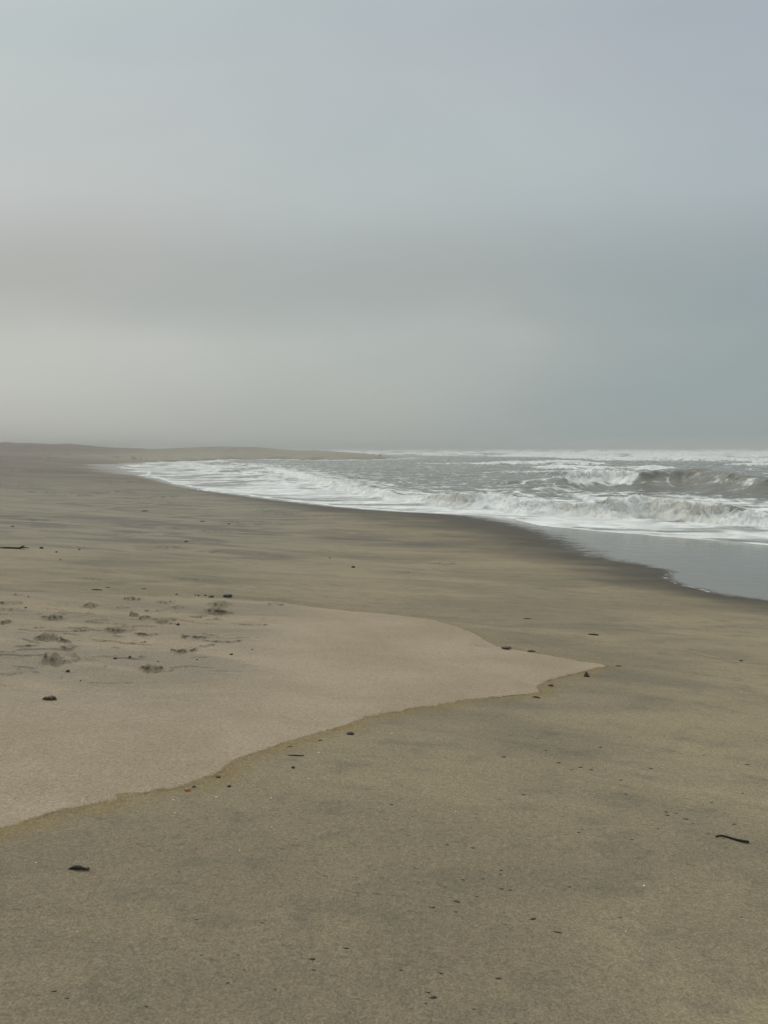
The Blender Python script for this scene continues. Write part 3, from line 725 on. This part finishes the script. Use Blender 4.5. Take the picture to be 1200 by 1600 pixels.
pebble(330, 933, 9, 'stone', 'black stone just left of the largest one behind the footprints', hk=.4)
pebble(321, 931, 4, 'stonebrown', 'tiny dark pebble touching the second largest stone on the drift line')
pebble(552, 887, 6, 'stone', 'lone dark pebble in the middle of the smooth grey beach')
pebble(1006, 1384, 4, 'white', 'tiny bright white shell chip alone on the right foreground sand', 'shell', 'shell_chip', .4)
pebble(1158, 1033, 5, 'stonebrown', 'small dark pebble on the faint swash line at right')
# triangular dark shell standing at the tongue tip
p = at(916, 1057); w = 10 * px_size(p.y)
bm = bmesh.new(); vs = [bm.verts.new(v) for v in ((-.5 * w, -.2 * w, 0), (.55 * w, -.25 * w, 0), (.4 * w, .35 * w, 0), (-.35 * w, .3 * w, 0), (-.02 * w, .02 * w, .95 * w))]
for f in ((0, 1, 4), (1, 2, 4), (2, 3, 4), (3, 0, 4), (3, 2, 1, 0)): bm.faces.new([vs[i] for i in f])
bmesh.ops.subdivide_edges(bm, edges=bm.edges[:], cuts=3, use_grid_fill=True, smooth=.15)
from mathutils import noise as mn_
for v in bm.verts: v.co += Vector((1, 1, 1)) * w * .06 * mn_.noise(v.co * 8 / w)
o = link_mesh('limpet_shell', bm, 'stonebrown'); o.location = p
tag(o, 'dark pointed shell standing beside the tip of the pale tongue', 'shell')

# nothing tells these apart: shared labels, individual objects
def scatter(name, proto_fn, spots, label, cat, group):
    protos = [proto_fn(k) for k in range(4)]
    for i, (u, v, w) in enumerate(spots):
        o = protos[i] if i < 4 else protos[i % 4].copy()
        if i >= 4: S.collection.objects.link(o)
        p = at(u, v); s = w * px_size(p.y)
        o.location = p; o.scale = (s, s, s); o.rotation_euler = (0, 0, random.uniform(-.3, .3))
        tag(o, label, cat, group)
def crumb(k):
    bm = bmesh.new(); blob(bm, (0, 0, .05), (.5, .24, .10), 50 + k, .35, 2)
    blob(bm, (-.45, .05, .02), (.4, .10, .05), 60 + k, .35, 2); return link_mesh('dark_crumb', bm, 'crumb')
sp = [(677,1418,7),(714,1409,10),(712,1425,6),(672,1417,4),(833,1436,10),(890,1386,6),(783,1360,6),(782,1366,5),(784,1389,7),(797,1391,6),
    (541,1482,8),(627,1516,6),(689,1521,7),(779,1529,9),(677,1559,12),(669,1551,7),(665,1568,5),(741,1577,6),(488,1499,10),(490,1516,6),(308,1437,5),(410,1442,6),
    (1072,1280,7),(1083,1287,4),(1107,1303,5),(1112,1254,5),(1147,1288,6),(1041,1269,6),(1043,1274,7),(1057,1271,5),(904,1301,5),(910,1296,4),(883,1333,4),
    (724,1375,6),(755,1373,5),(787,1183,7),(907,1199,7),(924,1203,7),(893,1203,5),(873,1192,7),(970,1219,6),(1168,1195,7),(977,1241,5),(1017,1201,6),
    (85,1549,8),(105,1560,6),(229,1573,6),(356,1536,6),(372,1492,5),(315,1493,5),(805,1601,8),(969,1434,5),(1158,1433,5),(818,1242,7),(612,1257,6),(739,1325,6),
    (699,1320,6),(988,1312,5),(1028,1295,4),(745,1401,5),(1160,1240,5),(1100,1180,4),(985,1152,4),(853,1173,5),(938,1168,6),(430,1546,5),(382,1516,4),(250,1330,4)]
scatter('dark_crumb', crumb, sp, 'small dark crumb scattered on the near sand', 'crumb', 'dark crumbs scattered on the near sand')
def bit(k):
    bm = bmesh.new(); blob(bm, (0, 0, .15), (.5, .4, .28), 80 + k, .35, 2); return link_mesh('beach_pebble', bm, 'stone')
sp = [(180,1029,6),(203,1028,5),(106,1049,6),(361,1023,5),(394,1015,3),(126,1064,3),(310,931,4),(305,930,3),(276,929,4),(217,936,3),(40,950,4),(266,940,3),
      (291,847,5),(124,859,4),(88,863,4),(94,875,3),(20,823,4),(358,819,4),(278,976,5),(226,1003,3),(247,1034,3),(308,1031,3),(515,872,3),(44,933,3)]
scatter('beach_pebble', bit, sp, 'small dark pebble scattered on the left beach', 'pebble', 'dark pebbles scattered over the left beach')
def chip(k):
    bm = bmesh.new(); blob(bm, (0, 0, .12), (.5, .42, .2), 90 + k, .25, 2); return link_mesh('shell_crumb', bm, 'white')
sp = [(271,1250,3.2),(273,1270,2.8),(498,1176,3),(338,1245,3.4),(482,1217,2.5),(374,1329,2.6),(56,1348,2.8),(121,1456,2.4),(425,1293,2.4),(712,1268,2.4),(424,1247,2.4),(978,1455,2.3),(383,1210,2.6),(612,1146,2.6)]
scatter('shell_crumb', chip, sp, 'tiny pale shell crumb on the near sand', 'shell crumb', 'pale shell crumbs on the near sand')

# ------------------------------------------------------------------ birds on the spit
def bird(u, v, hpx, mat, label, face=1, bow=0.0):
    p = at(u, v); h = hpx * px_size(p.y)
    e = bpy.data.objects.new('sea_bird', None); S.collection.objects.link(e); e.location = p; e.rotation_euler = (0, 0, .2)
    tag(e, label, 'bird', 'birds resting on the spit')
    f = face; bm = bmesh.new()
    me = bpy.data.meshes.new('body')
    prof = [(-.62, .30, .02, .03), (-.45, .33, .07, .05), (-.25, .38, .13, .12), (0, .44, .16, .15), (.2, .52, .13, .14), (.3, .64 - bow, .08, .09), (.34, .76 - bow, .06, .065),
            (.38, .86 - bow, .07, .075), (.45, .88 - bow, .06, .06), (.50, .87 - bow, .03, .03)]
    ribbon(bm, [(f * a * h, 0, b * h) for a, b, c, d_ in prof], [c * h for *_, c, d_ in prof], [d_ * h for *_, d_ in prof], 10, 1, .02)
    link_mesh('body', bm, mat, e)
    bm = bmesh.new(); ribbon(bm, [(f * .49 * h, 0, (.87 - bow) * h), (f * .58 * h, 0, (.86 - bow) * h), (f * .66 * h, 0, (.83 - bow) * h)], [.025 * h, .018 * h, .008 * h], [.025 * h, .018 * h, .006 * h], 6, 2, 0)
    link_mesh('bill', bm, 'bill', e)
    for s in (-1, 1):
        bm = bmesh.new(); ribbon(bm, [(0, s * .07 * h, .34 * h), (f * .02 * h, s * .07 * h, .18 * h), (0, s * .07 * h, .02 * h)], [.025 * h, .018 * h, .018 * h], [.025 * h, .018 * h, .018 * h], 6, 3, 0)
        ribbon(bm, [(-.03 * f * h, s * .07 * h, .012 * h), (.10 * f * h, s * .07 * h, .008 * h)], [.02 * h, .05 * h], [.01 * h, .008 * h], 6, 4, 0)
        link_mesh('leg', bm, 'bill', e)
bird(583, 711.6, 3.6, 'bird', 'slim dark sea bird standing leftmost on the spit', 1)
bird(594, 713, 5.0, 'bird', 'largest dark sea bird on the spit, right of the slim one', 1, .05)
bird(599.5, 711.8, 3.2, 'birdpale', 'pale grey sea bird standing rightmost on the spit', -1)

# ------------------------------------------------------------------ sea mist
bm = bmesh.new(); bmesh.ops.create_cube(bm, size=1)
for v in bm.verts: v.co = Vector((v.co.x * 19000, v.co.y * 19000, v.co.z * 13 + 2))
me = bpy.data.meshes.new('haze'); bm.to_mesh(me); bm.free()
hz = bpy.data.objects.new('haze', me); S.collection.objects.link(hz); hz['kind'] = 'stuff'
hm = bpy.data.materials.new('sea mist'); hm.use_nodes = True; nt = hm.node_tree
for n in list(nt.nodes):
    if n.type != 'OUTPUT_MATERIAL': nt.nodes.remove(n)
pv = nt.nodes.new('ShaderNodeVolumePrincipled'); pv.inputs['Density'].default_value = .0016
pv.inputs['Color'].default_value = (.60, .63, .62, 1); pv.inputs['Anisotropy'].default_value = .0
nt.links.new(pv.outputs[0], [n for n in nt.nodes if n.type == 'OUTPUT_MATERIAL'][0].inputs['Volume'])
me.materials.append(hm)
